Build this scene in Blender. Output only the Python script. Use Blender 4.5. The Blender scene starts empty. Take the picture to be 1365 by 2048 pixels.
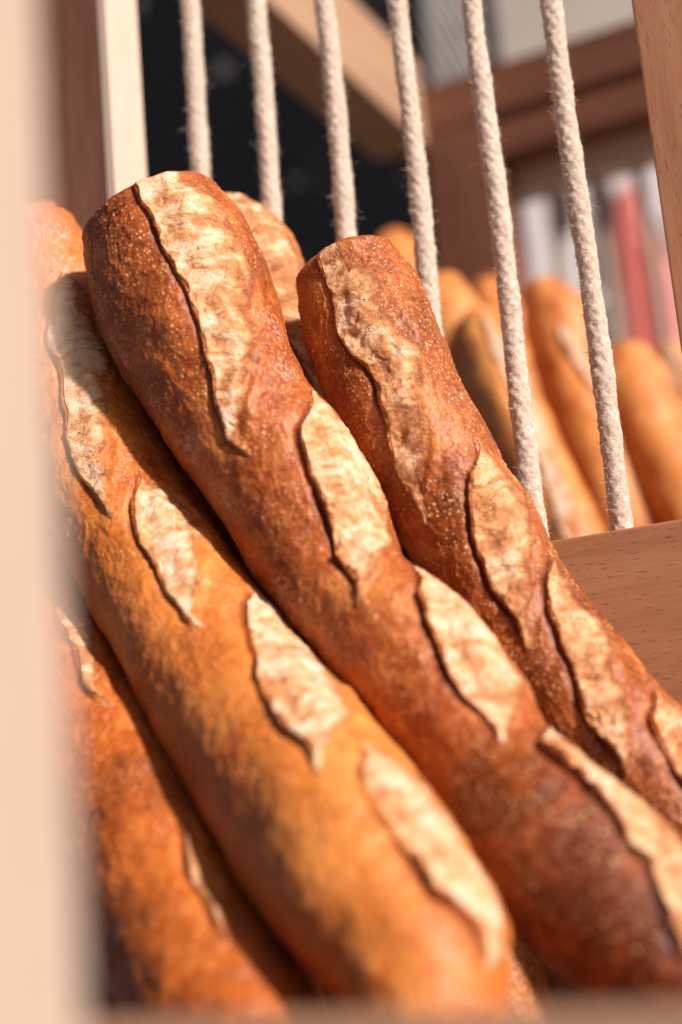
import bpy, bmesh, math, random
import numpy as np
from mathutils import Vector, Matrix
R = math.radians
random.seed(4); rng = np.random.default_rng(4)
sc = bpy.context.scene
col = sc.collection
H = 1.25                                   # height of the lens above the ground

# ---------------------------------------------------------------- camera, sky, sun, exposure
cam_d = bpy.data.cameras.new("camera"); cam = bpy.data.objects.new("camera", cam_d); col.objects.link(cam)
yaw, pitch, roll = R(26.4), R(12.0), R(5.0)
d = Vector((-math.sin(yaw)*math.cos(pitch), math.cos(yaw)*math.cos(pitch), math.sin(pitch)))
rt = Vector((math.cos(yaw), math.sin(yaw), 0)); up = rt.cross(d)
Rt = math.cos(roll)*rt - math.sin(roll)*up; U = math.sin(roll)*rt + math.cos(roll)*up
cam.matrix_world = Matrix(((Rt.x, U.x, -d.x, 0), (Rt.y, U.y, -d.y, 0), (Rt.z, U.z, -d.z, H), (0, 0, 0, 1)))
cam_d.sensor_fit = 'VERTICAL'; cam_d.sensor_height = 36.0; cam_d.lens = 50.0
cam_d.clip_start = 0.01; cam_d.clip_end = 3000
cam_d.dof.use_dof = True; cam_d.dof.focus_distance = 0.566; cam_d.dof.aperture_fstop = 3.3
sc.camera = cam

SUN = Vector((0.82, -0.27, 0.50)).normalized()     # towards the sun
w = bpy.data.worlds.new("World"); sc.world = w; w.use_nodes = True
wt = w.node_tree; bg = wt.nodes["Background"]
sky = wt.nodes.new("ShaderNodeTexSky"); sky.sky_type = 'NISHITA'; sky.sun_disc = False
sky.sun_elevation = math.asin(SUN.z); sky.sun_rotation = math.atan2(SUN.x, SUN.y)
sky.dust_density = 3.0; sky.air_density = 0.6
wt.links.new(sky.outputs[0], bg.inputs[0]); bg.inputs[1].default_value = 0.05
sl = bpy.data.lights.new("sun", 'SUN'); sl.energy = 4.8; sl.angle = R(3.5); sl.color = (1.0, 0.895, 0.81)
so = bpy.data.objects.new("sun", sl); col.objects.link(so); so.rotation_euler = SUN.to_track_quat('Z', 'Y').to_euler()
sc.view_settings.view_transform = 'Standard'; sc.view_settings.look = 'None'
sc.view_settings.exposure = 0.5; sc.view_settings.gamma = 1.0
sc.render.engine = 'CYCLES'
sc.cycles.max_bounces = 8; sc.cycles.use_denoising = True

# ---------------------------------------------------------------- helpers
def tag(o, label=None, cat=None, group=None, kind=None):
    if label: o['label'] = label
    if cat: o['category'] = cat
    if group: o['group'] = group
    if kind: o['kind'] = kind
    return o
def link(name, me, mat=None, parent=None):
    o = bpy.data.objects.new(name, me); col.objects.link(o)
    if mat: me.materials.append(mat)
    if parent: o.parent = parent; o.matrix_parent_inverse = Matrix.Translation(parent.location).inverted()
    return o
def empty(name, loc=(0, 0, 0)):
    o = bpy.data.objects.new(name, None); col.objects.link(o); o.location = loc; o.empty_display_size = .05
    return o
def np_mesh(name, V, Fq):
    me = bpy.data.meshes.new(name); V = np.asarray(V, np.float32); Fq = np.asarray(Fq, np.int32)
    me.vertices.add(len(V)); me.vertices.foreach_set('co', V.ravel())
    k = Fq.shape[1]; me.loops.add(Fq.size); me.loops.foreach_set('vertex_index', Fq.ravel())
    me.polygons.add(len(Fq)); me.polygons.foreach_set('loop_start', np.arange(0, Fq.size, k, dtype=np.int32))
    me.polygons.foreach_set('loop_total', np.full(len(Fq), k, np.int32))
    me.update(calc_edges=True); me.polygons.foreach_set('use_smooth', np.ones(len(Fq), bool))
    return me
def box(name, x0, x1, y0, y1, z0, z1, mat, parent=None, bev=.0015, grain=0):
    bm = bmesh.new(); bmesh.ops.create_cube(bm, size=1)
    for v in bm.verts:
        v.co = Vector(((x0+x1)/2 + v.co.x*(x1-x0), (y0+y1)/2 + v.co.y*(y1-y0), (z0+z1)/2 + v.co.z*(z1-z0)))
    if bev: bmesh.ops.bevel(bm, geom=bm.edges[:], offset=bev, segments=3, affect='EDGES', profile=.6)
    me = bpy.data.meshes.new(name); bm.to_mesh(me); bm.free()
    return link(name, me, mat, parent)

def vnoise(P, seed=0):
    """smooth value noise in -1..1"""
    P = np.asarray(P, float); I = np.floor(P).astype(np.int64); f = P - I; u = f*f*f*(f*(f*6-15)+10)
    out = np.zeros(P.shape[:-1])
    for dx in (0, 1):
        for dy in (0, 1):
            for dz in (0, 1):
                h = ((I[..., 0]+dx)*73856093) ^ ((I[..., 1]+dy)*19349663) ^ ((I[..., 2]+dz)*83492791) ^ (seed*2654435761 % 1000003)
                h = (h ^ (h >> 13)) * 1274126177 & 0x7fffffff; h = (h ^ (h >> 16)) * 668265263 & 0x7fffffff
                v = ((h >> 7) & 0xffff)/32767.5 - 1
                wgt = (u[..., 0] if dx else 1-u[..., 0])*(u[..., 1] if dy else 1-u[..., 1])*(u[..., 2] if dz else 1-u[..., 2])
                out += wgt*v
    return out
def fbm(P, octv=3, seed=0):
    a, s, t = 1., 0., 0.
    for k in range(octv):
        s = s + a*vnoise(P*2**k + 17.3*k, seed+k); t += a; a *= .5
    return s/t
def sstep(a, b, x):
    t = np.clip((x-a)/(b-a), 0, 1); return t*t*(3-2*t)

# ---------------------------------------------------------------- materials
def mat_new(name):
    m = bpy.data.materials.new(name); m.use_nodes = True; nt = m.node_tree
    return m, nt, nt.nodes["Principled BSDF"]
class NT:
    def __init__(s, nt): s.nt = nt
    def n(s, t, **kw):
        nd = s.nt.nodes.new('ShaderNode'+t)
        for k, v in kw.items():
            if k.startswith('i_'):
                key = k[2:]; key = int(key) if key.isdigit() else key.replace('_', ' ')
                inp = nd.inputs[key]
                if hasattr(v, 'is_output') or isinstance(v, bpy.types.NodeSocket): s.nt.links.new(v, inp)
                else: inp.default_value = v
            else: setattr(nd, k, v)
        return nd
    def math(s, op, a, b=0., c=None, clamp=False):
        kw = dict(i_0=a, i_1=b)
        if c is not None: kw['i_2'] = c
        return s.n('Math', operation=op, use_clamp=clamp, **kw).outputs[0]
    def ramp(s, fac, stops, interp='LINEAR'):
        r = s.n('ValToRGB', i_0=fac); cr = r.color_ramp; cr.interpolation = interp
        while len(cr.elements) < len(stops): cr.elements.new(.5)
        for e, (p, c) in zip(cr.elements, stops):
            e.position = p; e.color = (*c, 1) if len(c) == 3 else c
        return r.outputs[0]
    def step(s, fac, a, b):
        return s.n('MapRange', interpolation_type='SMOOTHSTEP', i_0=fac, i_1=a, i_2=b).outputs[0]
    def mix(s, fac, a, b, bt='MIX'):
        m = s.n('Mix', data_type='RGBA', blend_type=bt); nt = s.nt
        for i, v in ((0, fac), (6, a), (7, b)):
            if isinstance(v, bpy.types.NodeSocket): nt.links.new(v, m.inputs[i])
            elif i == 0: m.inputs[0].default_value = v
            else: m.inputs[i].default_value = (*v, 1)
        return m.outputs[2]
    def noise(s, vec, scale, detail=2., rough=.5, dist=0.):
        return s.n('TexNoise', i_Vector=vec, i_Scale=scale, i_Detail=detail, i_Roughness=rough, i_Distortion=dist).outputs[0]
    def attr(s, name):
        return s.n('Attribute', attribute_name=name).outputs['Fac']

def bread(name, dark, mid, gold, spots=1., crumb_t=0., burn=1., seed=0.):
    m, nt, b = mat_new(name); N = NT(nt)
    tc = N.n('TexCoord').outputs['Object']
    co = N.n('Mapping', i_Vector=tc, i_Location=(seed, seed*.7, 0)).outputs[0]
    crumb = N.attr('crumb'); brn = N.attr('burn'); flour = N.attr('flour'); bake = N.attr('bake')
    # crust
    n1 = N.noise(co, 38., 3., .6); n2 = N.noise(co, 140., 4., .65, .6); n3 = N.noise(co, 650., 3., .6)
    f = N.math('ADD', N.math('MULTIPLY', n1, .55), N.math('MULTIPLY', n2, .5))
    f = N.math('ADD', N.math('MULTIPLY', N.math('SUBTRACT', f, .52), 1.05), .5)
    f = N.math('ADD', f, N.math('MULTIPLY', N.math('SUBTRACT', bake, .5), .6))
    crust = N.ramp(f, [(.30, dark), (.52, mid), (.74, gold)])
    crust = N.mix(N.math('MULTIPLY', N.math('MULTIPLY', N.step(n3, .40, .72), .42), N.step(bake, -.2, .5)), crust, gold)
    crust = N.mix(N.math('MULTIPLY', N.step(N.noise(co, 480., 4., .7), .50, .72), .30), crust, dark)
    # blisters: little pale dots, of two sizes
    wob = N.n('VectorMath', operation='ADD', i_0=co, i_1=N.n('VectorMath', operation='SCALE', i_0=N.n('TexNoise', i_Vector=co, i_Scale=500.).outputs['Color'], i_Scale=.0011).outputs[0]).outputs[0]
    v1 = N.n('TexVoronoi', i_Vector=wob, i_Scale=620.); v2 = N.n('TexVoronoi', i_Vector=wob, i_Scale=330.)
    pick1 = N.math('GREATER_THAN', N.n('SeparateColor', i_0=v1.outputs['Color']).outputs[0], .35)
    pick2 = N.math('GREATER_THAN', N.n('SeparateColor', i_0=v2.outputs['Color']).outputs[0], .76)
    s1 = N.math('MULTIPLY', N.math('SUBTRACT', 1., N.step(v1.outputs['Distance'], .12, .42)), pick1)
    s2 = N.math('MULTIPLY', N.math('SUBTRACT', 1., N.step(v2.outputs['Distance'], .10, .36)), pick2)
    sp = N.math('MAXIMUM', N.math('MULTIPLY', s1, .85), s2)
    spm = N.math('MULTIPLY', sp, N.math('MULTIPLY', N.step(N.noise(co, 70., 2.), .34, .56), spots))
    crust = N.mix(N.math('MULTIPLY', spm, .85, None, True), crust, (.74, .38, .16))
    # flour dust clinging to the crust
    fn = N.math('ADD', N.math('MULTIPLY', N.noise(co, 560., 4., .65, .5), .62), N.math('MULTIPLY', N.noise(co, 1700., 2., .6), .38))
    lo = N.math('SUBTRACT', .66, N.math('MULTIPLY', flour, .20))
    fm = N.math('MULTIPLY', N.n('MapRange', interpolation_type='SMOOTHSTEP', i_0=fn, i_1=lo, i_2=N.math('ADD', lo, .13)).outputs[0], N.step(flour, .02, .45))
    crust = N.mix(N.math('MULTIPLY', fm, .72), crust, (.66, .42, .34))
    # crumb of the opened score
    wv = N.n('VectorMath', operation='ADD', i_0=co, i_1=N.n('VectorMath', operation='SCALE', i_0=N.n('TexNoise', i_Vector=co, i_Scale=150., i_Detail=2.).outputs['Color'], i_Scale=.012).outputs[0]).outputs[0]
    c1 = N.noise(wv, 95., 4., .6, .9); c2 = N.noise(wv, 300., 4., .6, 1.6); c3 = N.noise(wv, 1300., 2., .6)
    cf = N.math('ADD', N.math('MULTIPLY', c1, .68), N.math('MULTIPLY', c2, .32))
    st = N.n('Attribute', attribute_name='surf').outputs['Vector']
    sw = N.n('VectorMath', operation='ADD', i_0=st, i_1=N.n('VectorMath', operation='SCALE', i_0=N.n('TexNoise', i_Vector=co, i_Scale=85., i_Detail=3.).outputs['Color'], i_Scale=.016).outputs[0]).outputs[0]
    s1_ = N.noise(N.n('Mapping', i_Vector=sw, i_Scale=(620., 95., 1.)).outputs[0], 1., 4., .6, .4)
    s2_ = N.noise(N.n('Mapping', i_Vector=sw, i_Scale=(180., 60., 1.)).outputs[0], 1., 3., .55, .6)
    cf = N.math('ADD', N.math('MULTIPLY', c1, .40), N.math('ADD', N.math('MULTIPLY', s2_, .38), N.math('ADD', N.math('MULTIPLY', s1_, .14), N.math('MULTIPLY', c2, .10))))
    # towards its far border the crumb has toasted
    cf = N.math('ADD', N.math('ADD', cf, crumb_t), N.math('MULTIPLY', N.math('SUBTRACT', 1., N.step(crumb, .30, 1.)), .17))
    cr = N.ramp(cf, [(.37, (.76, .59, .46)), (.455, (.76, .53, .37)), (.515, (.70, .38, .19)), (.575, (.52, .20, .065)), (.69, (.26, .068, .018))])
    thin = N.math('SUBTRACT', 1., N.step(N.math('ABSOLUTE', N.math('SUBTRACT', c2, .5)), .0, .035))
    cr = N.mix(N.math('MULTIPLY', thin, .32), cr, (.58, .27, .09))
    cr = N.mix(N.math('MULTIPLY', N.step(c3, .5, .8), .35), cr, (.78, .64, .48))
    holes = N.n('TexVoronoi', i_Vector=wv, i_Scale=260.)
    hp = N.math('MULTIPLY', N.math('SUBTRACT', 1., N.step(holes.outputs['Distance'], .10, .26)), N.math('GREATER_THAN', N.n('SeparateColor', i_0=holes.outputs['Color']).outputs[1], .83))
    cr = N.mix(N.math('MULTIPLY', hp, .5), cr, (.36, .18, .08))
    # ragged border between the two
    edge = N.math('ADD', crumb, N.math('MULTIPLY', N.math('SUBTRACT', N.noise(co, 330., 4., .7), .5), .9))
    cm = N.math('MULTIPLY', N.step(edge, .28, .66), N.step(crumb, .03, .15))
    colr = N.mix(cm, crust, cr)
    toast = N.math('MULTIPLY', N.step(N.math('ADD', brn, N.math('MULTIPLY', N.math('SUBTRACT', N.noise(co, 300., 3.), .5), .5)), .25, .95), burn)
    colr = N.mix(N.math('MULTIPLY', toast, .8), colr, (.15, .028, .007))
    nt.links.new(colr, b.inputs['Base Color'])
    rough = N.math('ADD', N.math('MULTIPLY', cm, .22), N.math('ADD', .44, N.math('MULTIPLY', fm, .35)))
    nt.links.new(rough, b.inputs['Roughness'])
    b.inputs['Specular IOR Level'].default_value = .36
    b.inputs['Subsurface Weight'].default_value = 0.0
    # relief
    h = N.math('ADD', N.math('MULTIPLY', spm, .35), N.math('ADD', N.math('MULTIPLY', n3, .40), N.math('MULTIPLY', n2, .8)))
    hc = N.math('ADD', N.math('ADD', N.math('MULTIPLY', c2, 1.0), N.math('MULTIPLY', s1_, 1.3)), N.math('ADD', N.math('MULTIPLY', c3, .55), N.math('MULTIPLY', hp, -.8)))
    hh = N.n('Mix', data_type='FLOAT', i_0=cm, i_2=h, i_3=hc).outputs[0]
    bp = N.n('Bump', i_Strength=1., i_Distance=.0008, i_Height=hh)
    nt.links.new(bp.outputs[0], b.inputs['Normal'])
    return m

def wood(name, axis, base, dark, light, fleck=1., rough=.5):
    m, nt, b = mat_new(name); N = NT(nt)
    tc = N.n('TexCoord').outputs['Object']
    s = {'x': (1, 12, 12), 'y': (12, 1, 12), 'z': (12, 12, 1)}[axis]
    co = N.n('Mapping', i_Vector=tc, i_Scale=s).outputs[0]
    g1 = N.noise(co, 6., 4., .6, .5); g2 = N.noise(co, 45., 4., .7); g3 = N.noise(co, 160., 2., .6)
    f = N.math('ADD', N.math('MULTIPLY', g1, .6), N.math('MULTIPLY', g2, .4))
    c = N.ramp(f, [(.35, dark), (.5, base), (.66, light)])
    c = N.mix(N.math('MULTIPLY', N.step(g3, .45, .8), .25), c, dark)
    # short dark rays of beech
    fs = {'x': (150, 1000, 1000), 'y': (1000, 150, 1000), 'z': (1000, 1000, 150)}[axis]
    fc = N.n('Mapping', i_Vector=tc, i_Scale=fs).outputs[0]
    v = N.n('TexVoronoi', i_Vector=fc, i_Scale=1.0)
    pk = N.math('GREATER_THAN', N.n('SeparateColor', i_0=v.outputs['Color']).outputs[0], .42)
    fl = N.math('MULTIPLY', N.math('SUBTRACT', 1., N.step(v.outputs['Distance'], .12, .34)), pk)
    c = N.mix(N.math('MULTIPLY', fl, .6*fleck), c, tuple(x*.45 for x in dark))
    nt.links.new(c, b.inputs['Base Color']); b.inputs['Roughness'].default_value = rough
    h = N.math('SUBTRACT', N.math('MULTIPLY', g3, .3), N.math('MULTIPLY', fl, .5))
    bp = N.n('Bump', i_Strength=.35, i_Distance=.0003, i_Height=h); nt.links.new(bp.outputs[0], b.inputs['Normal'])
    return m
def plain(name, c, rough=.6, var=.15, scale=20.):
    m, nt, b = mat_new(name); N = NT(nt)
    tc = N.n('TexCoord').outputs['Object']
    n = N.noise(tc, scale, 5., .65)
    nt.links.new(N.ramp(n, [(.3, tuple(x*(1-var) for x in c)), (.7, tuple(min(1, x*(1+var)) for x in c))]), b.inputs['Base Color'])
    b.inputs['Roughness'].default_value = rough
    return m

M = {}
M['A'] = bread('crust_dark_red', (.09, .014, .0035), (.30, .060, .011), (.55, .19, .042), 1., 0., 1., 0.)
M['B'] = bread('crust_blistered', (.095, .016, .004), (.30, .064, .012), (.54, .20, .046), 1.25, .03, 1., 3.)
M['C'] = bread('crust_golden', (.17, .030, .006), (.46, .118, .019), (.64, .23, .05), .7, -.01, .8, 7.)
M['E'] = bread('crust_orange', (.14, .022, .004), (.38, .082, .011), (.58, .19, .032), .5, .05, .7, 11.)
M['F'] = bread('crust_crackled', (.20, .05, .012), (.42, .14, .03), (.60, .26, .07), .6, .05, 1., 15.)
M['K'] = bread('crust_amber', (.27, .05, .014), (.52, .165, .038), (.70, .32, .10), .3, -.05, .3, 19.)
BE = dict(base=(.40, .18, .09), dark=(.32, .135, .063), light=(.46, .225, .12))
M['beech_x'] = wood('beech_along', 'x', **BE)
M['beech_z'] = wood('beech_upright', 'z', **BE)
PA = dict(base=(.40, .305, .245), dark=(.37, .275, .22), light=(.43, .335, .27))
M['pale_x'] = wood('pale_beech_along', 'x', fleck=.5, **PA)
M['pale_y'] = wood('pale_beech_across', 'y', fleck=.5, **PA)
M['pale_z'] = wood('pale_beech_upright', 'z', fleck=.5, **PA)
BR = dict(base=(.15, .055, .028), dark=(.11, .038, .02), light=(.19, .073, .038))  # beech darkened: shade on the rear frame is put into its colour
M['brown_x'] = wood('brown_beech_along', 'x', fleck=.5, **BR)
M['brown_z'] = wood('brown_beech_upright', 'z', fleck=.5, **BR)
M['tan_y'] = wood('tan_beech_across', 'y', fleck=.5, base=(.34, .205, .125), dark=(.28, .16, .095), light=(.39, .25, .16))
M['tan_x'] = wood('tan_beech_along', 'x', fleck=.5, base=(.34, .205, .135), dark=(.28, .16, .10), light=(.39, .25, .17))
M['stain_z'] = wood('stained_beech_upright', 'z', fleck=.5, base=(.19, .078, .045), dark=(.14, .052, .03), light=(.24, .11, .065))  # left post: the shade on its front is put into the wood colour
M['mid_z'] = wood('tan_beech_upright', 'z', fleck=.5, base=(.56, .43, .35), dark=(.52, .39, .31), light=(.60, .47, .39))  # sunlight on the left post's side, put into a paler wood colour

# ---------------------------------------------------------------- ground and what stands behind the rack
def concrete():
    return plain('paving_grey', (.20, .19, .18), .8, .2, 9.)
g = box('ground', -200, 200, -200, 200, -.3, 0, concrete(), bev=0); tag(g, kind='structure')
wl = box('wall', -5, 5, 2.2, 2.4, 0, 3.4, plain('plaster', (.60, .53, .47), .8, .06, 3.), bev=.004)
tag(wl, 'pale grey plastered wall far behind the bread rack', 'wall')

# ---------------------------------------------------------------- the rack
rack = empty('bread_rack', (-.1, .6, 0)); tag(rack, 'wooden bread display rack of beech boards and posts with two bins', 'rack')
Z = H
def rb(n, x0, x1, y0, y1, z0, z1, m, bev=.0015): return box(n, x0, x1, y0, y1, Z+z0, Z+z1, M[m], rack, bev)
rb('post', -.225, -.1390, .100, .180, -H, .60, 'pale_z', .002)           # nearest post, blurred
rb('rail', -.22, -.1365, .1803, .2349, -.40, -.34, 'tan_y')
rb('rail', -.60, 1.35, .2352, .253, -.40, -.2103, 'tan_x')
rb('front_board', -.60, 1.35, .2352, .253, -.21, -.0365, 'tan_x')       # its top edge is the strip at the bottom
rb('board', -.3615, 1.35, .541, .559, -.19, .1003, 'beech_x', .0012)     # middle board that takes the ropes
rb('post', -.114, -.034, .5405, .5595, .1006, .66, 'beech_z', .0012)    # upright on the right
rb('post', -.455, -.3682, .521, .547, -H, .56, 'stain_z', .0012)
rb('batten', -.3680, -.362, .5205, .5475, -.15, .56, 'mid_z', .0010)     # added strip, stands for the sunlit side of the left post
rb('beam', -.47, -.421, .10, 1.079, .565, .643, 'tan_y')               # side beam running back
rb('rail', -.4205, .36, .541, .559, .661, .70, 'beech_x')
rb('post', .28, .36, .5405, .5595, .1006, .66, 'beech_z', .0012)               # carries the front ropes
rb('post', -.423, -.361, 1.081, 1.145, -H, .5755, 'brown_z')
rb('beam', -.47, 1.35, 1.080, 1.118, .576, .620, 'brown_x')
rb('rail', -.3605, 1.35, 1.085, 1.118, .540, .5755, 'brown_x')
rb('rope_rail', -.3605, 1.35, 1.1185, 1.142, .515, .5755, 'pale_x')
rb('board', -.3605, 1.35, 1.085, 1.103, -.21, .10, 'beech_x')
rb('floor_board', -.42, 1.35, .2535, .5405, -.195, -.1755, 'beech_x')
rb('floor_board', -.42, 1.35, .5595, 1.0845, -.195, -.1755, 'beech_x')
rb('side_board', -.4205, -.402, .5475, 1.079, -.21, .06, 'pale_y')
rb('post', 1.27, 1.35, .215, .235, -H, .60, 'pale_z', .002)
rb('post', 1.27, 1.35, 1.1455, 1.165, -H, .5755, 'brown_z', .002)
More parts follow.
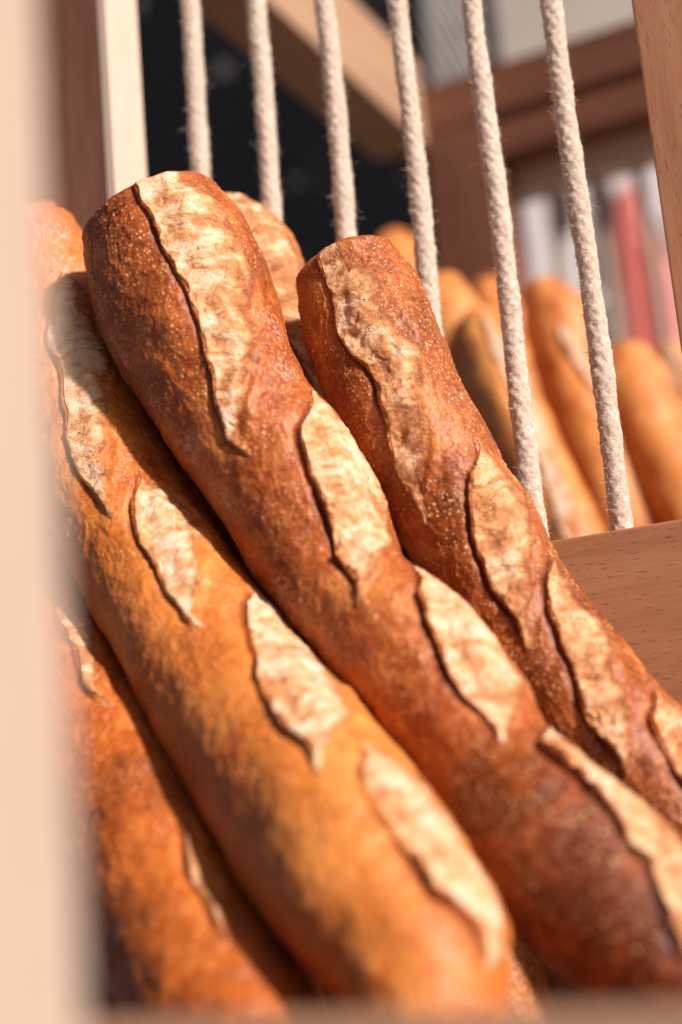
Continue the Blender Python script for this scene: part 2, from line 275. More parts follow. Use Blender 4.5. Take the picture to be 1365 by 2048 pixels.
LOAVES = {
 'A': {"axis": [[-0.303, 0.4591, 1.4953, 0.03], [-0.296, 0.4618, 1.4746, 0.0351], [-0.2903, 0.4624, 1.4551, 0.0357], [-0.2783, 0.4621, 1.4238, 0.0318], [-0.2685, 0.4618, 1.4022, 0.0288], [-0.255, 0.4644, 1.381, 0.0291], [-0.2426, 0.4656, 1.3536, 0.0282], [-0.228, 0.4622, 1.3264, 0.0245], [-0.2069, 0.4609, 1.3038, 0.0266], [-0.1915, 0.4587, 1.2831, 0.0259], [-0.1767, 0.4521, 1.2597, 0.0242], [-0.158, 0.4439, 1.2376, 0.028], [-0.1411, 0.439, 1.2211, 0.0282], [-0.1258, 0.4327, 1.2077, 0.0251], [-0.1144, 0.43, 1.1946, 0.0222], [-0.0845, 0.42, 1.165, 0.0214], [-0.0547, 0.41, 1.1355, 0.0207], [-0.024, 0.3996, 1.105, 0.02]], "scores": [[[-0.012, 0.0102, 0.0205, 0.0307, 0.0409, 0.0512, 0.0614, 0.0716, 0.0819, 0.0921, 0.1023, 0.1126, 0.1228], [-0.061, -0.1, -0.103, -0.083, -0.049, -0.033, -0.03, -0.024, -0.07, -0.077, -0.25, -0.392, -0.349], [0.724, 0.734, 0.906, 0.943, 0.965, 0.976, 0.872, 0.767, 0.675, 0.513, 0.261, -0.051, -0.329]], [[0.1147, 0.1219, 0.1292, 0.1364, 0.1436, 0.1509, 0.1581, 0.1653, 0.1726, 0.1798, 0.187, 0.1943, 0.2015], [0.707, 0.532, 0.346, 0.265, 0.184, 0.157, 0.138, 0.109, 0.074, 0.031, -0.018, -0.07, -0.122], [1.37, 1.677, 1.727, 1.664, 1.585, 1.541, 1.527, 1.501, 1.426, 1.338, 1.073, 0.726, -0.102], 1], [[0.2027, 0.2088, 0.215, 0.2212, 0.2273, 0.2334, 0.2396, 0.2458, 0.2519, 0.2581, 0.2642, 0.2704, 0.2765], [0.733, 0.592, 0.452, 0.328, 0.249, 0.172, 0.11, 0.048, 0.037, 0.053, 0.071, 0.122, 0.157], [1.152, 1.428, 1.493, 1.531, 1.55, 1.505, 1.448, 1.376, 1.276, 1.164, 0.956, 0.714, 0.201], 1], [[0.2734, 0.2809, 0.2885, 0.296, 0.3036, 0.3111, 0.3186, 0.3262, 0.3337, 0.3413, 0.3488, 0.3564, 0.3639], [0.812, 0.753, 0.693, 0.646, 0.646, 0.64, 0.613, 0.587, 0.568, 0.551, 0.224, 0.013, -0.061], [1.388, 1.544, 1.561, 1.56, 1.55, 1.565, 1.572, 1.517, 1.399, 1.273, 1.095, 0.85, 0.384], 1]], "flour": [[0.0236, -1.126, 0.0048, 0.8], [0.0384, -1.152, 0.0057, 0.9], [0.0502, -1.117, 0.0057, 0.9], [0.0614, -1.143, 0.0066, 1], [0.0849, -1.091, 0.0075, 1], [0.1042, -0.96, 0.0092, 1.0], [0.1308, -0.995, 0.0091, 0.9], [0.1655, -0.846, 0.008, 0.6], [0.0732, 0.977, 0.0141, 0.9], [0.098, 0.873, 0.013, 0.9], [0.1153, 0.192, 0.011, 0.6], [0.1525, -0.113, 0.0072, 0.5], [0.1804, -0.393, 0.0088, 0.5], [0.2201, -0.34, 0.0101, 0.4], [0.2542, -0.899, 0.0098, 0.3], [0.3416, 0.236, 0.0087, 0.4]], "vis": 0.409, "ears": [0.7, 1.1, 1.0, 1.6], "cap": 0.26, "bakes": [[0, 0.5], [0.06, 0.46], [0.14, 0.58], [0.22, 0.46], [0.3, 0.28], [0.36, 0.08], [0.5, 0.0]]},
 'B': {"axis": [[-0.2385, 0.5027, 1.4704, 0.022], [-0.2326, 0.5044, 1.4519, 0.0261], [-0.2246, 0.5034, 1.4244, 0.0267], [-0.217, 0.504, 1.3994, 0.0261], [-0.2056, 0.5054, 1.3739, 0.0255], [-0.1948, 0.5079, 1.3474, 0.0249], [-0.1835, 0.5083, 1.3214, 0.0243], [-0.1696, 0.5092, 1.2987, 0.0252], [-0.1562, 0.5098, 1.276, 0.0258], [-0.1426, 0.5105, 1.2532, 0.0265], [-0.1296, 0.511, 1.2303, 0.0264], [-0.1054, 0.5122, 1.189, 0.0255], [-0.0813, 0.5133, 1.1476, 0.0246], [-0.0564, 0.5144, 1.105, 0.0237]], "scores": [[[-0.012, 0.0098, 0.0197, 0.0295, 0.0394, 0.0492, 0.0591, 0.0689, 0.0787, 0.0886, 0.0984, 0.1083, 0.1181], [-0.375, -0.506, -0.531, -0.551, -0.557, -0.502, -0.4, -0.399, -0.417, -0.537, -0.666, -0.749, -0.742], [0.218, 0.247, 0.34, 0.382, 0.403, 0.425, 0.399, 0.365, 0.289, 0.179, -0.075, -0.377, -0.716]], [[0.1012, 0.1078, 0.1144, 0.121, 0.1276, 0.1342, 0.1407, 0.1473, 0.1539, 0.1605, 0.1671, 0.1737, 0.1803], [0.567, 0.348, 0.175, 0.051, -0.045, -0.14, -0.206, -0.238, -0.269, -0.321, -0.383, -0.424, -0.454], [0.707, 0.966, 1.119, 1.202, 1.239, 1.161, 0.96, 0.753, 0.541, 0.336, 0.134, -0.088, -0.428], 1], [[0.1515, 0.1588, 0.1661, 0.1733, 0.1806, 0.1879, 0.1951, 0.2024, 0.2097, 0.217, 0.2243, 0.2315, 0.2388], [0.829, 0.649, 0.469, 0.289, 0.114, -0.058, -0.096, -0.131, -0.218, -0.305, -0.378, -0.428, -0.436], [0.96, 0.953, 0.93, 0.907, 0.881, 0.846, 0.81, 0.641, 0.455, 0.318, 0.18, 0.016, -0.416]], [[0.2162, 0.2204, 0.2246, 0.2288, 0.233, 0.2372, 0.2414, 0.2456, 0.2498, 0.254, 0.2582, 0.2624, 0.2666], [0.698, 0.59, 0.481, 0.401, 0.323, 0.248, 0.198, 0.147, 0.102, 0.085, 0.068, 0.052, 0.052], [0.759, 0.972, 1.062, 1.135, 1.191, 1.163, 1.129, 1.087, 1.033, 0.968, 0.892, 0.62, 0.201], 1]], "flour": [[0.0442, 0.89, 0.0078, 0.7], [0.0719, 1.361, 0.0076, 0.6], [0.1346, 1.335, 0.0055, 0.4], [0.1895, 0.742, 0.0071, 0.4]], "vis": 0.359, "ears": [0.6, 1.5, 1.3, 1.5], "cap": 0.34, "bakes": [[0, 0.5], [0.2, 0.48], [0.4, 0.42]]},
 'C': {"axis": [[-0.3785, 0.4708, 1.5138, 0.024], [-0.3759, 0.4715, 1.4975, 0.0287], [-0.3669, 0.4698, 1.4703, 0.0302], [-0.3557, 0.4671, 1.4377, 0.0303], [-0.3418, 0.4629, 1.4078, 0.0295], [-0.3262, 0.4581, 1.3788, 0.0287], [-0.31, 0.4555, 1.3515, 0.0289], [-0.2932, 0.4498, 1.329, 0.0288], [-0.2641, 0.4377, 1.2914, 0.0307], [-0.2305, 0.42, 1.2584, 0.0331], [-0.201, 0.4017, 1.2293, 0.031], [-0.1832, 0.3926, 1.2084, 0.0274], [-0.1752, 0.3831, 1.1931, 0.0222], [-0.1439, 0.3605, 1.149, 0.0211], [-0.1125, 0.3378, 1.105, 0.02]], "scores": [[[0.0466, 0.0566, 0.0666, 0.0766, 0.0865, 0.0965, 0.1065, 0.1165, 0.1265, 0.1364, 0.1464, 0.1564, 0.1664], [0.271, 0.195, 0.119, 0.043, 0.008, -0.027, -0.062, -0.105, -0.151, -0.194, -0.23, -0.227, -0.157], [0.82, 0.82, 0.82, 0.771, 0.713, 0.655, 0.595, 0.524, 0.454, 0.372, 0.253, 0.087, -0.113]], [[0.1554, 0.1623, 0.1691, 0.1759, 0.1828, 0.1897, 0.1965, 0.2034, 0.2102, 0.2171, 0.2239, 0.2308, 0.2376], [0.358, 0.278, 0.189, 0.135, 0.084, 0.055, 0.063, 0.065, 0.015, -0.035, -0.046, -0.057, -0.009], [0.567, 0.774, 0.899, 0.935, 0.972, 1.008, 0.897, 0.769, 0.634, 0.483, 0.331, 0.173, 0.026]], [[0.2227, 0.2318, 0.2408, 0.2499, 0.259, 0.268, 0.2771, 0.2862, 0.2952, 0.3043, 0.3134, 0.3224, 0.3315], [0.855, 0.784, 0.713, 0.642, 0.57, 0.498, 0.426, 0.351, 0.274, 0.205, 0.18, 0.158, 0.166], [1.065, 1.426, 1.618, 1.689, 1.745, 1.754, 1.625, 1.485, 1.312, 1.096, 0.87, 0.636, 0.218], 1], [[0.327, 0.333, 0.3391, 0.3451, 0.3512, 0.3572, 0.3633, 0.3693, 0.3753, 0.3814, 0.3874, 0.3935, 0.3995], [0.707, 0.654, 0.577, 0.505, 0.458, 0.476, 0.495, 0.524, 0.516, 0.452, 0.548, 0.62, 0.654], [0.881, 1.182, 1.298, 1.391, 1.468, 1.506, 1.517, 1.517, 1.509, 1.492, 1.469, 1.438, 1.222], 1]], "flour": [[0.0175, 0.611, 0.0169, 1.0], [0.0421, 0.646, 0.0145, 1.0], [0.0868, 0.489, 0.0121, 0.8], [0.1735, -0.768, 0.0094, 0.7], [0.2428, -0.855, 0.0087, 0.4], [0.303, -0.969, 0.0111, 0.5], [0.3529, -1.012, 0.0116, 0.5], [0.0622, 0.314, 0.0143, 0.6]], "vis": 0.423, "ears": [0.5, 0.7, 0.9, 1.2], "bakes": [[0, 0.45], [0.12, 0.62], [0.4, 0.62]], "cap": 0.3},
 'E': {"axis": [[-0.3866, 0.4632, 1.3752, 0.0253], [-0.3822, 0.4616, 1.3529, 0.0291], [-0.3591, 0.4534, 1.3203, 0.0304], [-0.3329, 0.4394, 1.2897, 0.0306], [-0.3073, 0.4276, 1.2584, 0.0312], [-0.2831, 0.4143, 1.2303, 0.0308], [-0.2633, 0.4019, 1.2084, 0.029], [-0.2332, 0.3844, 1.1743, 0.028], [-0.2031, 0.3669, 1.1402, 0.0271], [-0.1721, 0.3488, 1.105, 0.0261]], "scores": [[[0.0616, 0.0668, 0.072, 0.0771, 0.0823, 0.0875, 0.0927, 0.0978, 0.103, 0.1082, 0.1134, 0.1185, 0.1237], [0.55, 0.529, 0.509, 0.488, 0.467, 0.446, 0.426, 0.407, 0.389, 0.371, 0.353, 0.362, 0.375], [0.873, 0.853, 0.829, 0.806, 0.782, 0.758, 0.734, 0.707, 0.67, 0.633, 0.595, 0.545, 0.454]], [[0.1881, 0.192, 0.1958, 0.1997, 0.2036, 0.2074, 0.2113, 0.2152, 0.219, 0.2229, 0.2268, 0.2306, 0.2345], [0.541, 0.528, 0.514, 0.501, 0.487, 0.474, 0.473, 0.476, 0.479, 0.468, 0.447, 0.426, 0.41], [0.62, 0.621, 0.628, 0.636, 0.643, 0.65, 0.652, 0.647, 0.641, 0.626, 0.575, 0.523, 0.471]]], "flour": [[0.1085, 0.489, 0.0108, 0.7], [0.2332, 0.838, 0.0106, 0.7]], "vis": 0.277, "ears": [0.3, 0.4]},
 'F': {"axis": [[-0.3111, 0.5282, 1.5238, 0.0152], [-0.3074, 0.5294, 1.5119, 0.0225], [-0.3018, 0.5341, 1.4846, 0.0278], [-0.2957, 0.5329, 1.4542, 0.0278], [-0.2909, 0.532, 1.4204, 0.0261], [-0.281, 0.5273, 1.3838, 0.0254], [-0.2684, 0.5276, 1.3512, 0.0245], [-0.2419, 0.5224, 1.27, 0.0237], [-0.2154, 0.5173, 1.1887, 0.0229], [-0.1882, 0.512, 1.105, 0.022]], "scores": [[[-0.012, 0.0093, 0.0187, 0.028, 0.0373, 0.0467, 0.056, 0.0653, 0.0747, 0.084, 0.0933, 0.1027, 0.112], [0.323, 0.239, 0.175, 0.122, 0.174, 0.226, 0.278, 0.338, 0.407, 0.469, 0.5, 0.531, 0.559], [1.152, 1.324, 1.336, 1.381, 1.414, 1.456, 1.488, 1.477, 1.452, 1.429, 1.413, 1.268, 0.934], 1]], "flour": [[0.1153, 0.89, 0.0106, 0.9]], "vis": 0.384},
 'G': {"axis": [[-0.4072, 0.5253, 1.5515, 0.0108], [-0.4102, 0.5269, 1.5384, 0.0153], [-0.4109, 0.5281, 1.5076, 0.0195], [-0.4095, 0.5321, 1.4699, 0.0218], [-0.4082, 0.5413, 1.3495, 0.0211], [-0.4069, 0.5504, 1.2291, 0.0204], [-0.4056, 0.5598, 1.105, 0.0197]], "scores": [], "flour": [], "vis": 0.398},
 'back1': {"axis": [[-0.3991, 0.9352, 1.6687, 0.0152], [-0.3957, 0.9291, 1.6536, 0.0211], [-0.3761, 0.9079, 1.5914, 0.0217], [-0.357, 0.8981, 1.5284, 0.0218], [-0.3135, 0.8608, 1.3887, 0.0211], [-0.2701, 0.8236, 1.249, 0.0204], [-0.2253, 0.7852, 1.105, 0.0196]], "scores": [], "flour": [], "vis": 0.602},
 'back2': {"axis": [[-0.3362, 0.8583, 1.5952, 0.0153], [-0.3335, 0.8572, 1.5815, 0.021], [-0.3228, 0.8493, 1.517, 0.0218], [-0.3042, 0.8385, 1.457, 0.0218], [-0.2681, 0.8075, 1.3408, 0.021], [-0.2319, 0.7766, 1.2247, 0.0203], [-0.1947, 0.7447, 1.105, 0.0196]], "scores": [], "flour": [], "vis": 0.51},
 'back3': {"axis": [[-0.304, 0.8371, 1.5597, 0.0114], [-0.3003, 0.8359, 1.5482, 0.0182], [-0.2863, 0.8264, 1.4972, 0.0196], [-0.2662, 0.8159, 1.4395, 0.0202], [-0.25, 0.8122, 1.3927, 0.0203], [-0.2205, 0.7869, 1.2977, 0.0197], [-0.1909, 0.7616, 1.2028, 0.019], [-0.1605, 0.7355, 1.105, 0.0183]], "scores": [[[0.0086, 0.023, 0.0374, 0.0519, 0.0663, 0.0807, 0.0951, 0.1095, 0.1239, 0.1384, 0.1528, 0.1672, 0.1816], [-0.044, -0.063, -0.081, -0.1, -0.097, -0.086, -0.076, -0.103, -0.173, -0.242, -0.333, -0.432, -0.489], [0.279, 0.354, 0.538, 0.722, 0.745, 0.7, 0.654, 0.608, 0.56, 0.505, 0.45, 0.283, 0.105]]], "flour": [], "vis": 0.473},
 'back4': {"axis": [[-0.2805, 0.9036, 1.5929, 0.0139], [-0.2735, 0.906, 1.5735, 0.0227], [-0.2651, 0.9039, 1.5278, 0.0244], [-0.2493, 0.8913, 1.4696, 0.025], [-0.2331, 0.879, 1.4113, 0.0248], [-0.2016, 0.852, 1.3102, 0.024], [-0.1702, 0.8251, 1.2092, 0.0232], [-0.1378, 0.7973, 1.105, 0.0223]], "scores": [[[0.0385, 0.0449, 0.0512, 0.0576, 0.064, 0.0703, 0.0767, 0.0831, 0.0894, 0.0958, 0.1022, 0.1085, 0.1149], [-0.305, -0.251, -0.197, -0.143, -0.088, -0.04, -0.016, 0.007, 0.03, 0.054, 0.077, 0.101, 0.122], [0.201, 0.225, 0.274, 0.322, 0.371, 0.42, 0.469, 0.495, 0.49, 0.485, 0.481, 0.476, 0.471]]], "flour": [], "vis": 0.518},
 'back5': {"axis": [[-0.2295, 0.9035, 1.5321, 0.0167], [-0.2258, 0.9035, 1.5155, 0.0226], [-0.2136, 0.8912, 1.4727, 0.0233], [-0.1956, 0.8775, 1.424, 0.0232], [-0.1628, 0.8494, 1.3187, 0.0224], [-0.1301, 0.8213, 1.2135, 0.0216], [-0.0963, 0.7924, 1.105, 0.0208]], "scores": [], "flour": [], "vis": 0.457},
 'back6': {"axis": [[-0.2086, 0.9677, 1.5455, 0.0141], [-0.2049, 0.963, 1.5251, 0.0209], [-0.1953, 0.9576, 1.4717, 0.0218], [-0.1576, 0.9253, 1.3507, 0.0211], [-0.12, 0.893, 1.2297, 0.0204], [-0.0812, 0.8598, 1.105, 0.0196]], "scores": [[[-0.012, 0.0122, 0.0191, 0.026, 0.0329, 0.0398, 0.0466, 0.0535, 0.0604, 0.0673, 0.0742, 0.0811, 0.088], [-1.047, -0.99, -0.934, -0.877, -0.82, -0.764, -0.76, -0.772, -0.785, -0.797, -0.81, -0.82, -0.82], [-0.07, -0.07, -0.068, -0.064, -0.06, -0.056, -0.052, -0.059, -0.066, -0.074, -0.081, -0.089, -0.096]]], "flour": [], "vis": 0.472},
 'back7': {"axis": [[-0.2738, 0.9795, 1.5519, 0.0165], [-0.2684, 0.9766, 1.5272, 0.0232], [-0.2482, 0.9536, 1.4741, 0.0237], [-0.2282, 0.9407, 1.426, 0.0236], [-0.1952, 0.9124, 1.3201, 0.0228], [-0.1623, 0.8842, 1.2141, 0.0221], [-0.1283, 0.8551, 1.105, 0.0213]], "scores": [[[0.0451, 0.0541, 0.0631, 0.0721, 0.0811, 0.0901, 0.0991, 0.1081, 0.1171, 0.1261, 0.1351, 0.1441, 0.1531], [0.061, 0.033, 0.005, -0.023, -0.05, -0.078, -0.121, -0.189, -0.258, -0.326, -0.394, -0.463, -0.48], [0.506, 0.506, 0.5, 0.491, 0.482, 0.472, 0.463, 0.453, 0.392, 0.331, 0.27, 0.209, 0.148]]], "flour": [], "vis": 0.487},
 'back8': {"axis": [[-0.3457, 0.9812, 1.6348, 0.013], [-0.343, 0.9804, 1.6196, 0.0175], [-0.3297, 0.9737, 1.5552, 0.0186], [-0.2835, 0.9341, 1.4067, 0.018], [-0.2373, 0.8945, 1.2581, 0.0174], [-0.1897, 0.8537, 1.105, 0.0168]], "scores": [], "flour": [], "vis": 0.568},
 'H': {"axis": [[-0.3567, 0.5339, 1.4858, 0.0213], [-0.3516, 0.5368, 1.4655, 0.0258], [-0.3368, 0.5391, 1.424, 0.0265], [-0.3193, 0.5403, 1.3834, 0.0259], [-0.3022, 0.5409, 1.3446, 0.0242], [-0.2679, 0.5427, 1.2655, 0.0234], [-0.2335, 0.5444, 1.1864, 0.0226], [-0.1981, 0.5462, 1.105, 0.0218]], "scores": [], "flour": [], "vis": 0.365},
 'D': {"axis": [[-0.4005, 0.5251, 1.3738, 0.0186], [-0.3929, 0.5284, 1.3519, 0.0242], [-0.3687, 0.5291, 1.3033, 0.0246], [-0.3427, 0.5291, 1.2617, 0.0238], [-0.3214, 0.5308, 1.2267, 0.0232], [-0.2966, 0.5317, 1.1866, 0.0224], [-0.2718, 0.5326, 1.1464, 0.0217], [-0.2463, 0.5335, 1.105, 0.0209]], "scores": [], "flour": [], "vis": 0.259},
}
# ---------------------------------------------------------------- loaves
N0 = np.array([.444, -.896, 0.])
def loaf_axis(P, x):
    P = np.asarray(P, float)
    t = np.r_[0, np.cumsum(np.linalg.norm(np.diff(P[:, :3], axis=0), axis=1))]; m = np.gradient(P, t, axis=0)
    i = np.clip(np.searchsorted(t, x, side='right')-1, 0, len(t)-2); h = (t[i+1]-t[i])[:, None]; u = (x-t[i])[:, None]/h
    return (2*u**3-3*u**2+1)*P[i]+(u**3-2*u**2+u)*h*m[i]+(-2*u**3+3*u**2)*P[i+1]+(u**3-u**2)*h*m[i+1]
def make_loaf(key, mat, ns, nt_, label, group, fine=1., bake=.5, spiral=None, name='baguette'):
    D = LOAVES[key]; P = np.array(D['axis']); t = np.r_[0, np.cumsum(np.linalg.norm(np.diff(P[:, :3], axis=0), axis=1))]; Ln = t[-1]
    vis = min(D['vis']+.01, Ln)
    capl = .85*P[0, 3]
    # rows: cap rows packed, even over the visible length, coarse where the bin hides it
    xs = np.r_[np.linspace(0, vis, ns), np.linspace(vis, Ln, 30)[1:] if Ln-vis > .01 else []]
    S = loaf_axis(P, xs); C = S[:, :3]; Rr = S[:, 3].copy()
    T = np.gradient(C, xs, axis=0); T /= np.linalg.norm(T, axis=1)[:, None]
    e2 = N0-(T@N0)[:, None]*T; e2 /= np.linalg.norm(e2, axis=1)[:, None]; e1 = np.cross(e2, T)
    # caps as extra rows beyond both ends
    def cap(c, tt, r, a, b, sgn, n=26, ln=.8):
        k = np.linspace(0, 1, n+1)[1:]; ang = k*math.pi/2
        rad = np.maximum(np.cos(ang), 0)**.8*r; rad[-1] = r*.004
        cc = c + sgn*tt*(np.sin(ang)*r*ln)[:, None]
        return cc, rad, np.repeat(a[None], n, 0), np.repeat(b[None], n, 0), np.sin(ang)*r*ln
    c0 = cap(C[0], T[0], Rr[0], e1[0], e2[0], -1, 40, ln=D.get('cap', .46)); c1 = cap(C[-1], T[-1], Rr[-1], e1[-1], e2[-1], 1, 10)
    C = np.vstack([c0[0][::-1], C, c1[0]]); Rr = np.r_[c0[1][::-1], Rr, c1[1]]
    e1 = np.vstack([c0[2][::-1], e1, c1[2]]); e2 = np.vstack([c0[3][::-1], e2, c1[3]])
    sx = np.r_[-c0[4][::-1], xs, Ln+c1[4]]
    # angle: fine over the front, coarse behind
    half = R(112); nb = max(16, nt_//6)
    th = np.r_[np.linspace(-half, half, nt_), np.linspace(half, 2*math.pi-half, nb+2)[1:-1]]
    nr, nc = len(sx), len(th)
    TH = np.broadcast_to(th, (nr, nc)); SX = np.broadcast_to(sx[:, None], (nr, nc)); RR = np.broadcast_to(Rr[:, None], (nr, nc))
    dirn = np.sin(TH)[..., None]*e1[:, None] + np.cos(TH)[..., None]*e2[:, None]
    base = C[:, None] + RR[..., None]*dirn
    sd = sum(map(ord, key)); fine_flour = mat != 'K'
    capf = np.clip(RR/ (.6*P[:, 3].mean()), 0, 1)
    disp = (fbm(base/.030, 2, sd)*.0016 + fbm(base/.011, 2, sd+5)*.0007)*capf
    fineN = fbm(base/.0035, 3, sd+9)
    wr = 1-np.abs(fbm(base/np.array([.006, .006, .010]), 3, sd+12))*2.2
    crust_d = fineN*.00030 + np.clip(wr, 0, 1)**3*.00034 + fbm(base/.0013, 2, sd+14)*.00012
    crumb = np.zeros((nr, nc)); burn = np.zeros((nr, nc)); sid = np.full((nr, nc), -1, int); shape = np.zeros((nr, nc))
    ragged = vnoise(base/.0019, sd+71)
    for k, (s_, a_, b_, *side) in enumerate(D['scores']):
        s_ = np.array(s_); s0, s1 = s_[0]-.006, s_[-1]+.007
        a = np.interp(SX, s_, a_); b = np.interp(SX, s_, b_)
        Rl = np.maximum(RR, .012)
        tn = np.clip((SX-s0)/(s1-s0), 0, 1)
        inside_s = sstep(s0-.003, s0+.005, SX)*(1-sstep(s1-.004, s1+.004, SX))
        E = sstep(s0-.002, s0+.022, SX)*(1-sstep(s1-.022, s1+.002, SX))
        # both borders pull together at the two tips
        tap = np.clip(np.minimum((SX-s0)/.016, (s1-SX)/.028), 0, 1)**.8
        mid = (a+b)/2 if not side else a+(b-a)*(.5+.5*(1-sstep(.15, .75, tn)))
        a = mid+(a-mid)*(.03+.97*tap); b = mid+(b-mid)*(.03+.97*tap)
        wob = vnoise(np.stack([SX/.019, SX*0+k*7.1, SX*0], -1), sd)*.0022 + vnoise(np.stack([SX/.007, SX*0+k*3.7, SX*0+5], -1), sd)*.0004 + fineN*.0003
        wob2 = vnoise(np.stack([SX/.012, SX*0+k*9.1, SX*0+9], -1), sd)*.002 + fineN*.0012
        dl = (TH-a)*Rl + wob; dr = (b-TH)*Rl + wob2
        wdt = np.maximum((b-a)*Rl, .004)
        u = np.clip(dl/wdt, 0, 1)
        hl = .0017*E*np.clip(.62+1.0*vnoise(np.stack([SX/.02, SX*0+k, SX*0+3], -1), sd+3), .12, 1.4)*D.get('ears', [1.]*9)[k]
        gv = np.clip(.55+1.1*vnoise(np.stack([SX/.022, SX*0+k*2.3, SX*0+8], -1), sd+5), .08, 1.3)*D.get('ears', [1.]*9)[k]**.7
        rise = sstep(-.0004, .0006, dl)
        lip = hl*rise*np.exp(-np.clip(dl, 0, 1)/.0065)*(1+.55*ragged)
        grv = (-.0013*gv*np.exp(-((dl+.0004)/.0011)**2) - .0011*np.exp(-(np.clip(-dl, 0, 1)/.0045)**1.3)*(dl < 0))*E
        far = sstep(-.004, .003, dr)
        body = (.0010*np.sin(np.pi*np.clip(u, 0, 1))*far - .0011*np.exp(-((dl-.0060)/.0035)**2)*far)*rise*E + .0010*np.exp(-((dr+.001)/.0030)**2)*E
        shape += (lip*far + grv*far + body)*inside_s*sstep(.0, .45, tap)
        cmask = sstep(.0000, .0016, dl-.0004+vnoise(np.stack([SX/.006, SX*0+k*4.1, SX*0+2], -1), sd+8)*.0009)*(1-sstep(.50, 1.22, (dl/wdt)+fbm(base/.006, 2, sd+61)*.16+fbm(base/.018, 1, sd+62)*.15))*inside_s*sstep(.10, .40, tap)
        crumb = np.maximum(crumb, cmask)
        burn = np.maximum(burn, (.75*gv*np.exp(-((dl+.0008)/.0012)**2) + .62*np.exp(-np.clip(-dl, 0, 1)/.0045)*(dl < .0002) + .35*np.exp(-((dl-.0003)/.0008)**2))*E*inside_s*(.8+.6*vnoise(np.stack([SX/.012, SX*0+k, SX*0], -1), sd+7)))
        sid = np.where((cmask > .5), k, sid)
    wp = base + np.stack([fbm(base/.012, 2, sd+31), fbm(base/.012, 2, sd+32), fbm(base/.012, 2, sd+33)], -1)*.006
    rid = 1-np.abs(fbm(wp/np.array([.0075, .0075, .0045]), 3, sd+21))*3
    pits = -np.clip(vnoise(wp/.0042, sd+25)-.45, 0, 1)*.0022
    crumb_d = np.clip(rid, -.5, 1)*.00036 + fbm(base/.0022, 2, sd+27)*.00012 + pits*.7 + fbm(wp/.010, 2, sd+28)*.0011
    disp = disp + shape + crust_d*(1-crumb)*capf + crumb_d*crumb*capf
    flour = np.zeros((nr, nc))
    for s0, t0, r0, st in D['flour']:
        dd = np.sqrt((SX-s0)**2 + ((TH-t0)*RR)**2); flour = np.maximum(flour, st*(1-sstep(.2*r0, 1.5*r0, dd)))
    flour = np.maximum(flour, (.55 if fine_flour else .0)*sstep(R(60), R(100), np.abs(TH)))
    if fine_flour: flour = np.maximum(flour, .20+.25*fbm(base/.02, 2, sd+51))
    # baking: crown darker in patches, undersides paler
    bb_ = D.get('bakes', [[0, bake]]); bk = np.interp(SX, [q[0] for q in bb_], [q[1] for q in bb_]) + .18*fbm(base/.05, 2, sd+41) + .20*np.clip(shape/.002, 0, 1)
    V = base + disp[..., None]*dirn
    V = V.reshape(-1, 3)
    i = np.arange(nr-1)[:, None]*nc; j = np.arange(nc)[None]; jn = (j+1) % nc
    Q = np.stack([i+j, i+jn, i+nc+jn, i+nc+j], -1).reshape(-1, 4)
    full = np_mesh('tmp', V, Q); full.update()
    nrm = np.zeros(len(V)*3, np.float32); full.vertices.foreach_get('normal', nrm); nrm = nrm.reshape(-1, 3)
    # make sure faces look outward
    if (nrm.reshape(nr, nc, 3)[nr//2, nt_//2] @ dirn[nr//2, nt_//2]) < 0:
        Q = Q[:, ::-1]; nrm = -nrm
    bpy.data.meshes.remove(full)
    fs = sid.ravel()[Q].max(1)
    at = {'crumb': crumb.ravel(), 'burn': np.clip(burn, 0, 1).ravel(), 'flour': flour.ravel(), 'bake': bk.ravel()}
    surf = np.stack([SX, TH*RR.mean(), TH*0], -1).reshape(-1, 3)
    org = Vector([float(v) for v in P[-1, :3]]); org.z = Z-.1755
    root = empty(name, org); tag(root, label, 'bread', group)
    def piece(nm, mask):
        q = Q[mask]; idx, inv = np.unique(q, return_inverse=True); inv = inv.reshape(q.shape)
        me = np_mesh(nm, V[idx]-np.array(org), inv)
        for an, av in at.items():
            A_ = me.attributes.new(an, 'FLOAT', 'POINT'); A_.data.foreach_set('value', av[idx].astype(np.float32))
        A_ = me.attributes.new('surf', 'FLOAT_VECTOR', 'POINT'); A_.data.foreach_set('vector', surf[idx].astype(np.float32).ravel())
        me.normals_split_custom_set_from_vertices(nrm[idx].tolist())
        o = bpy.data.objects.new(nm, me); col.objects.link(o); me.materials.append(M[mat]); o.parent = root
        return o
    piece('crust', fs < 0)
    for k in range(len(D['scores'])):
        if (fs == k).sum() > 20: piece('score', fs == k)
    return root
G1 = 'baguettes leaning in the front bin'; G2 = 'baguettes leaning in the rear bin'
make_loaf('A', 'A', 860, 300, 'dark red-brown baguette in the middle, its broad blunt tip the tallest in view', G1)
make_loaf('B', 'B', 760, 290, 'blistered brown baguette nearest the wooden board, its tip in front of the ropes', G1, bake=.45)
make_loaf('C', 'C', 620, 220, 'golden orange floury baguette left of the dark red-brown one, its top behind the near post', G1, bake=.6)
make_loaf('E', 'E', 420, 180, 'small orange-brown baguette in the lower left corner, under the golden orange one', G1, bake=.5)
make_loaf('F', 'F', 420, 200, 'baguette with a crackled golden top peeking out behind the tallest dark red-brown one', G1, bake=.5)
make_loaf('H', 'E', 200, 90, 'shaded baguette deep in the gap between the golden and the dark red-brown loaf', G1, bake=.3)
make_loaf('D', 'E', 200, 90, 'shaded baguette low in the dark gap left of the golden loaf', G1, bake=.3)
make_loaf('G', 'K', 160, 80, 'baguette tip just visible behind the near post and the floury golden loaf', G1)
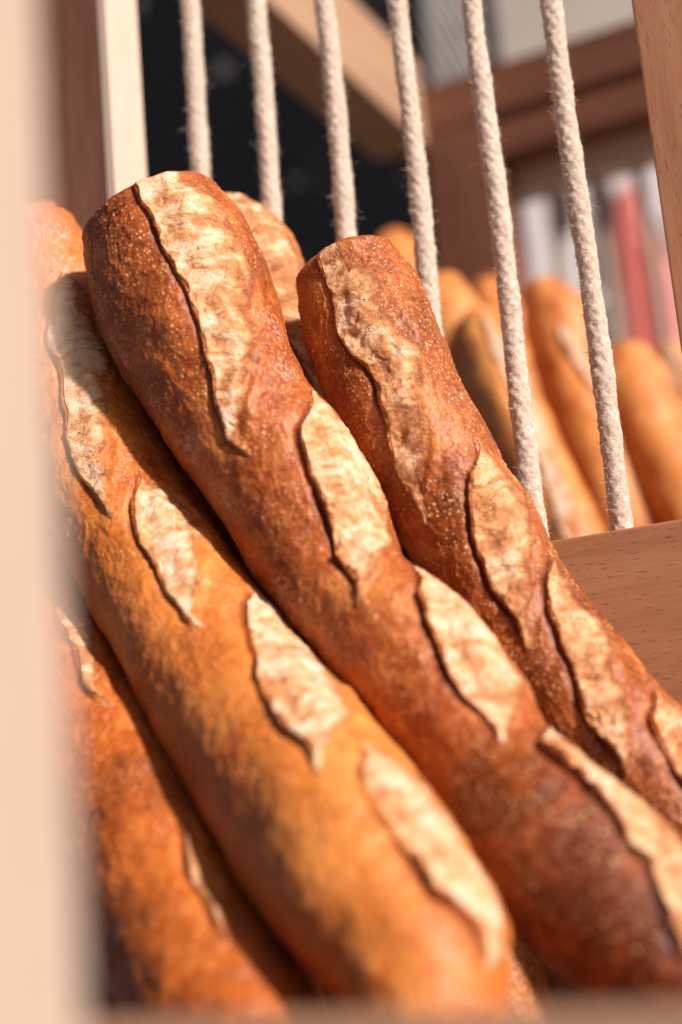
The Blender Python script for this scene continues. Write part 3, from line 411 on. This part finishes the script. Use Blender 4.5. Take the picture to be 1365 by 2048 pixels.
BL = {'back1': 'orange rounded loaf tip rising behind the fourth rope from the left',
      'back2': 'blurred reddish loaf just right of the fourth rope in the rear bin',
      'back3': 'blurred loaf with a pale stripe behind the fifth rope, rear bin',
      'back4': 'large blurred amber loaf between the fifth and sixth ropes, its top against the banner',
      'back5': 'blurred orange loaf right of the sixth rope, under the red shapes of the banner',
      'back6': 'blurred loaf at the right edge of the photo beside the upright',
      'back7': 'blurred pale-striped loaf half hidden behind the sixth rope, above the board',
      'back8': 'small dark loaf tip peeking over the loaf behind the fifth rope'}
for k, lb in BL.items(): make_loaf(k, 'K', 180, 90, lb, G2, bake=.6)

# ---------------------------------------------------------------- ropes
mr, nt, b = mat_new('cotton_rope'); N = NT(nt)
tc = N.n('TexCoord').outputs['Object']
n = N.noise(tc, 420., 4., .7); n2 = N.noise(tc, 60., 3., .6)
nt.links.new(N.mix(N.math('MULTIPLY', N.step(n2, .4, .7), .35), N.ramp(n, [(.3, (.36, .26, .20)), (.55, (.60, .48, .40)), (.8, (.76, .65, .56))]), (.55, .44, .36)), b.inputs['Base Color'])
b.inputs['Roughness'].default_value = .95; b.inputs['Specular IOR Level'].default_value = .1
b.inputs['Sheen Weight'].default_value = .1
nt.links.new(N.n('Bump', i_Strength=.9, i_Distance=.0006, i_Height=N.noise(tc, 900., 3., .7)).outputs[0], b.inputs['Normal'])
M['rope'] = mr
M['rope_tan'] = plain('jute_rope', (.30, .235, .18), .9, .25, 300.)  # rear ropes: the shade under their rail put into a darker colour
mf, nt, b = mat_new('cotton_fibre'); b.inputs['Base Color'].default_value = (.78, .68, .58, 1); b.inputs['Roughness'].default_value = .9
M['fibre'] = mf
def make_rope(x, y, z0, z1, seed, label, group, nz=1000, na=48, fz=3600, rad=.0045, amp=.0012):
    root = empty('rope', (x, y, z0)); tag(root, label, 'rope', group)
    zz = np.linspace(0, z1-z0, nz); Zg = zz[:, None]+np.zeros((1, na)); A = np.linspace(0, 2*math.pi, na, endpoint=False)[None]+np.zeros((nz, 1))
    cx = amp*np.sin(zz*9+seed) + .0004*np.sin(zz*37+seed*2); cy = amp*np.cos(zz*7+seed*1.7)
    P = np.stack([np.cos(A)*.0045+seed, np.sin(A)*.0045, Zg], -1)
    tw = 2*math.pi/.013
    braid = .5*np.abs(np.sin(3*A+tw*Zg)) + .5*np.abs(np.sin(3*A-tw*Zg))
    r = rad + .00042*(braid-.6) + .00036*fbm(P/.0022, 2, seed) + .00062*fbm(P/.011, 2, seed+3)
    V = np.stack([cx[:, None]+r*np.cos(A), cy[:, None]+r*np.sin(A), Zg], -1)
    i = np.arange(nz-1)[:, None]*na; j = np.arange(na)[None]; jn = (j+1) % na
    Q = np.stack([i+j, i+jn, i+na+jn, i+na+j], -1).reshape(-1, 4)
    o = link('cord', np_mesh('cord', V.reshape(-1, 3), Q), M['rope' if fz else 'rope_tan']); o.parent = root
    if fz:
        rg = np.random.default_rng(seed)
        ii = rg.integers(2, nz-2, fz); jj = rg.integers(0, na, fz); p0 = V[ii, jj]; a = A[ii, jj]
        out = np.stack([np.cos(a), np.sin(a), np.zeros(fz)], -1); tang = np.stack([-np.sin(a), np.cos(a), np.zeros(fz)], -1)
        ln = rg.gamma(2.2, .00055, fz).clip(.0003, .005)[:, None]
        dv = out*rg.uniform(.35, 1.2, (fz, 1)) + tang*rg.normal(0, .8, (fz, 1)) + np.array([0, 0, 1.])*rg.normal(0, .9, (fz, 1))
        dv /= np.linalg.norm(dv, axis=1)[:, None]
        cv = rg.normal(0, .6, (fz, 3))
        Pk = [p0-out*.0003 + dv*ln*s + cv*ln*s*s*.6 for s in (0, .5, 1.)]
        side = np.cross(dv, out); side /= np.linalg.norm(side, axis=1)[:, None]+1e-9; s2 = np.cross(dv, side)
        Vs, Fs = [], []
        for k, (pk, wd) in enumerate(zip(Pk, (.00007, .00006, .00003))):
            for q in range(3):
                an = q*2.0944; Vs.append(pk + (side*math.cos(an)+s2*math.sin(an))*wd)
        VV = np.stack(Vs, 1).reshape(-1, 3); b0 = np.arange(fz)[:, None]*9
        F_ = np.concatenate([b0+np.array([[k*3+q, k*3+(q+1) % 3, k*3+3+(q+1) % 3, k*3+3+q]]) for k in range(2) for q in range(3)])
        o = link('fuzz', np_mesh('fuzz', VV, F_), M['fibre']); o.parent = root; o['kind'] = 'stuff'
    return root
RX = [-.333, -.2965, -.2595, -.2220, -.1855, -.149]
LB = ['first rope from the left, beside the pale edge of the brown post', 'second rope from the left, ending behind the crackled golden loaf tip',
      'third rope from the left, ending behind the blistered brown loaf tip', 'fourth rope from the left, in front of the round orange loaf tip',
      'fifth rope from the left, meeting the blistered loaf', 'rightmost of the six near ropes, ending on top of the wooden board']
for i, x in enumerate(RX):
    make_rope(x, .55, Z+.098, Z+.661, 11+i*7, 'cream cotton rope, '+LB[i], 'cream ropes strung in front', fz=8000)
x0s = [-.331, -.290, -.252, -.211]
LR = ['blurred rear rope over the bare white part of the banner', 'blurred rear rope half hidden behind the sixth near rope', 'blurred rear rope crossing between the red banner shapes', 'blurred rear rope hidden behind the right upright']
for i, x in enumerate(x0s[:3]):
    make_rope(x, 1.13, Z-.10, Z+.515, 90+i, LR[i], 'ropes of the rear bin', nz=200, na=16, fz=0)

# ---------------------------------------------------------------- blackboard, poster and banner behind

bb = empty('blackboard', (-1.6, 1.6, 0)); tag(bb, 'black chalkboard with faint smudges behind the left of the rack', 'blackboard')
mb, nt, b = mat_new('slate_black'); N = NT(nt); tc = N.n('TexCoord').outputs['Object']
sm = N.math('MULTIPLY', N.step(N.noise(tc, 2.6, 3., .6, .6), .48, .75), .8)
spk = N.math('MULTIPLY', N.step(N.noise(tc, 16., 2., .5), .66, .72), .6)
nt.links.new(N.mix(spk, N.mix(sm, (.005, .006, .008), (.05, .042, .04)), (.2, .18, .17)), b.inputs['Base Color']); b.inputs['Roughness'].default_value = .7
b.inputs['Specular IOR Level'].default_value = .15
box('panel', -2.6, -.52, 1.60, 1.63, .3, 3.1, mb, bb)
box('frame', -2.66, -2.6, 1.59, 1.64, 0, 3.16, M['brown_z'], bb)
# a light print of fine strokes pinned on the board
mp, nt, b = mat_new('stroke_print'); N = NT(nt); tc = N.n('TexCoord').outputs['Object']
wv = N.n('TexWave', i_Vector=N.n('Mapping', i_Vector=tc, i_Rotation=(0, .35, 0)).outputs[0], i_Scale=26., i_Distortion=5., i_Detail=3.).outputs[1]
nz = N.step(N.math('ADD', wv, N.math('MULTIPLY', N.noise(tc, 25., 3.), .8)), .5, 1.3)
nt.links.new(N.mix(nz, (.10, .095, .09), (.62, .57, .53)), b.inputs['Base Color'])
pr = box('poster', -.607, -.5345, 1.592, 1.5985, .873+H, 1.163+H, mp, None, .001); tag(pr, 'grey print of fine white strokes on the chalkboard above the side beam', 'poster')
# banner behind the rear ropes
bn = empty('banner', (-.4, 1.45, 0)); tag(bn, 'white banner with blurred dark and red shapes behind the rear ropes', 'banner')
box('sheet', -.483, .35, 1.45, 1.456, 0.5, .704+H, plain('banner_white', (.86, .80, .79), .6, .03, 4.), bn, .001)
box('pole', -.483, .35, 1.444, 1.4620, .7045+H, .714+H, M['brown_x'], bn, .002)
SH = {'dark': (.085, .055, .055), 'grey': (.33, .29, .29), 'red': (.78, .20, .17)}
MS = {k: plain('print_'+k, c, .6, .05, 8.) for k, c in SH.items()}
KB = 1.45/2.1
def shape(k, pts, dy=.003):
    bm = bmesh.new(); n = len(pts)
    # round the outline with two corner-cutting passes
    for _ in range(2):
        q = []
        for i in range(len(pts)):
            a, c = pts[i], pts[(i+1) % len(pts)]
            q += [(a[0]*.75+c[0]*.25, a[1]*.75+c[1]*.25), (a[0]*.25+c[0]*.75, a[1]*.25+c[1]*.75)]
        pts = q
    vs = [bm.verts.new((x*KB, 1.4499, z*KB+H)) for x, z in pts]; f = bm.faces.new(vs)
    r = bmesh.ops.extrude_face_region(bm, geom=[f])
    for v in r['geom']:
        if isinstance(v, bmesh.types.BMVert): v.co.y -= dy
    bmesh.ops.recalc_face_normals(bm, faces=bm.faces[:])
    me = bpy.data.meshes.new('printed_shape'); bm.to_mesh(me); bm.free()
    return link('printed_shape', me, MS[k], bn)
shape('dark', [(-.61, .976), (-.594, .982), (-.578, .945), (-.581, .875), (-.609, .884), (-.61, .928)])
shape('dark', [(-.541, .974), (-.524, .973), (-.514, .926), (-.507, .876), (-.51, .811), (-.518, .763), (-.548, .777), (-.546, .837), (-.544, .901)])
shape('grey', [(-.55, .762), (-.517, .752), (-.518, .672), (-.554, .681)])
shape('red', [(-.505, .921), (-.484, .932), (-.479, .9), (-.48, .836), (-.477, .724), (-.484, .60), (-.52, .60), (-.514, .795), (-.515, .863)], .0045)
shape('red', [(-.468, .842), (-.454, .846), (-.443, .779), (-.439, .727), (-.445, .62), (-.482, .62), (-.48, .756)], .0045)
shape('grey', [(-.468, .879), (-.447, .869), (-.434, .807), (-.441, .785), (-.453, .852), (-.467, .852)])
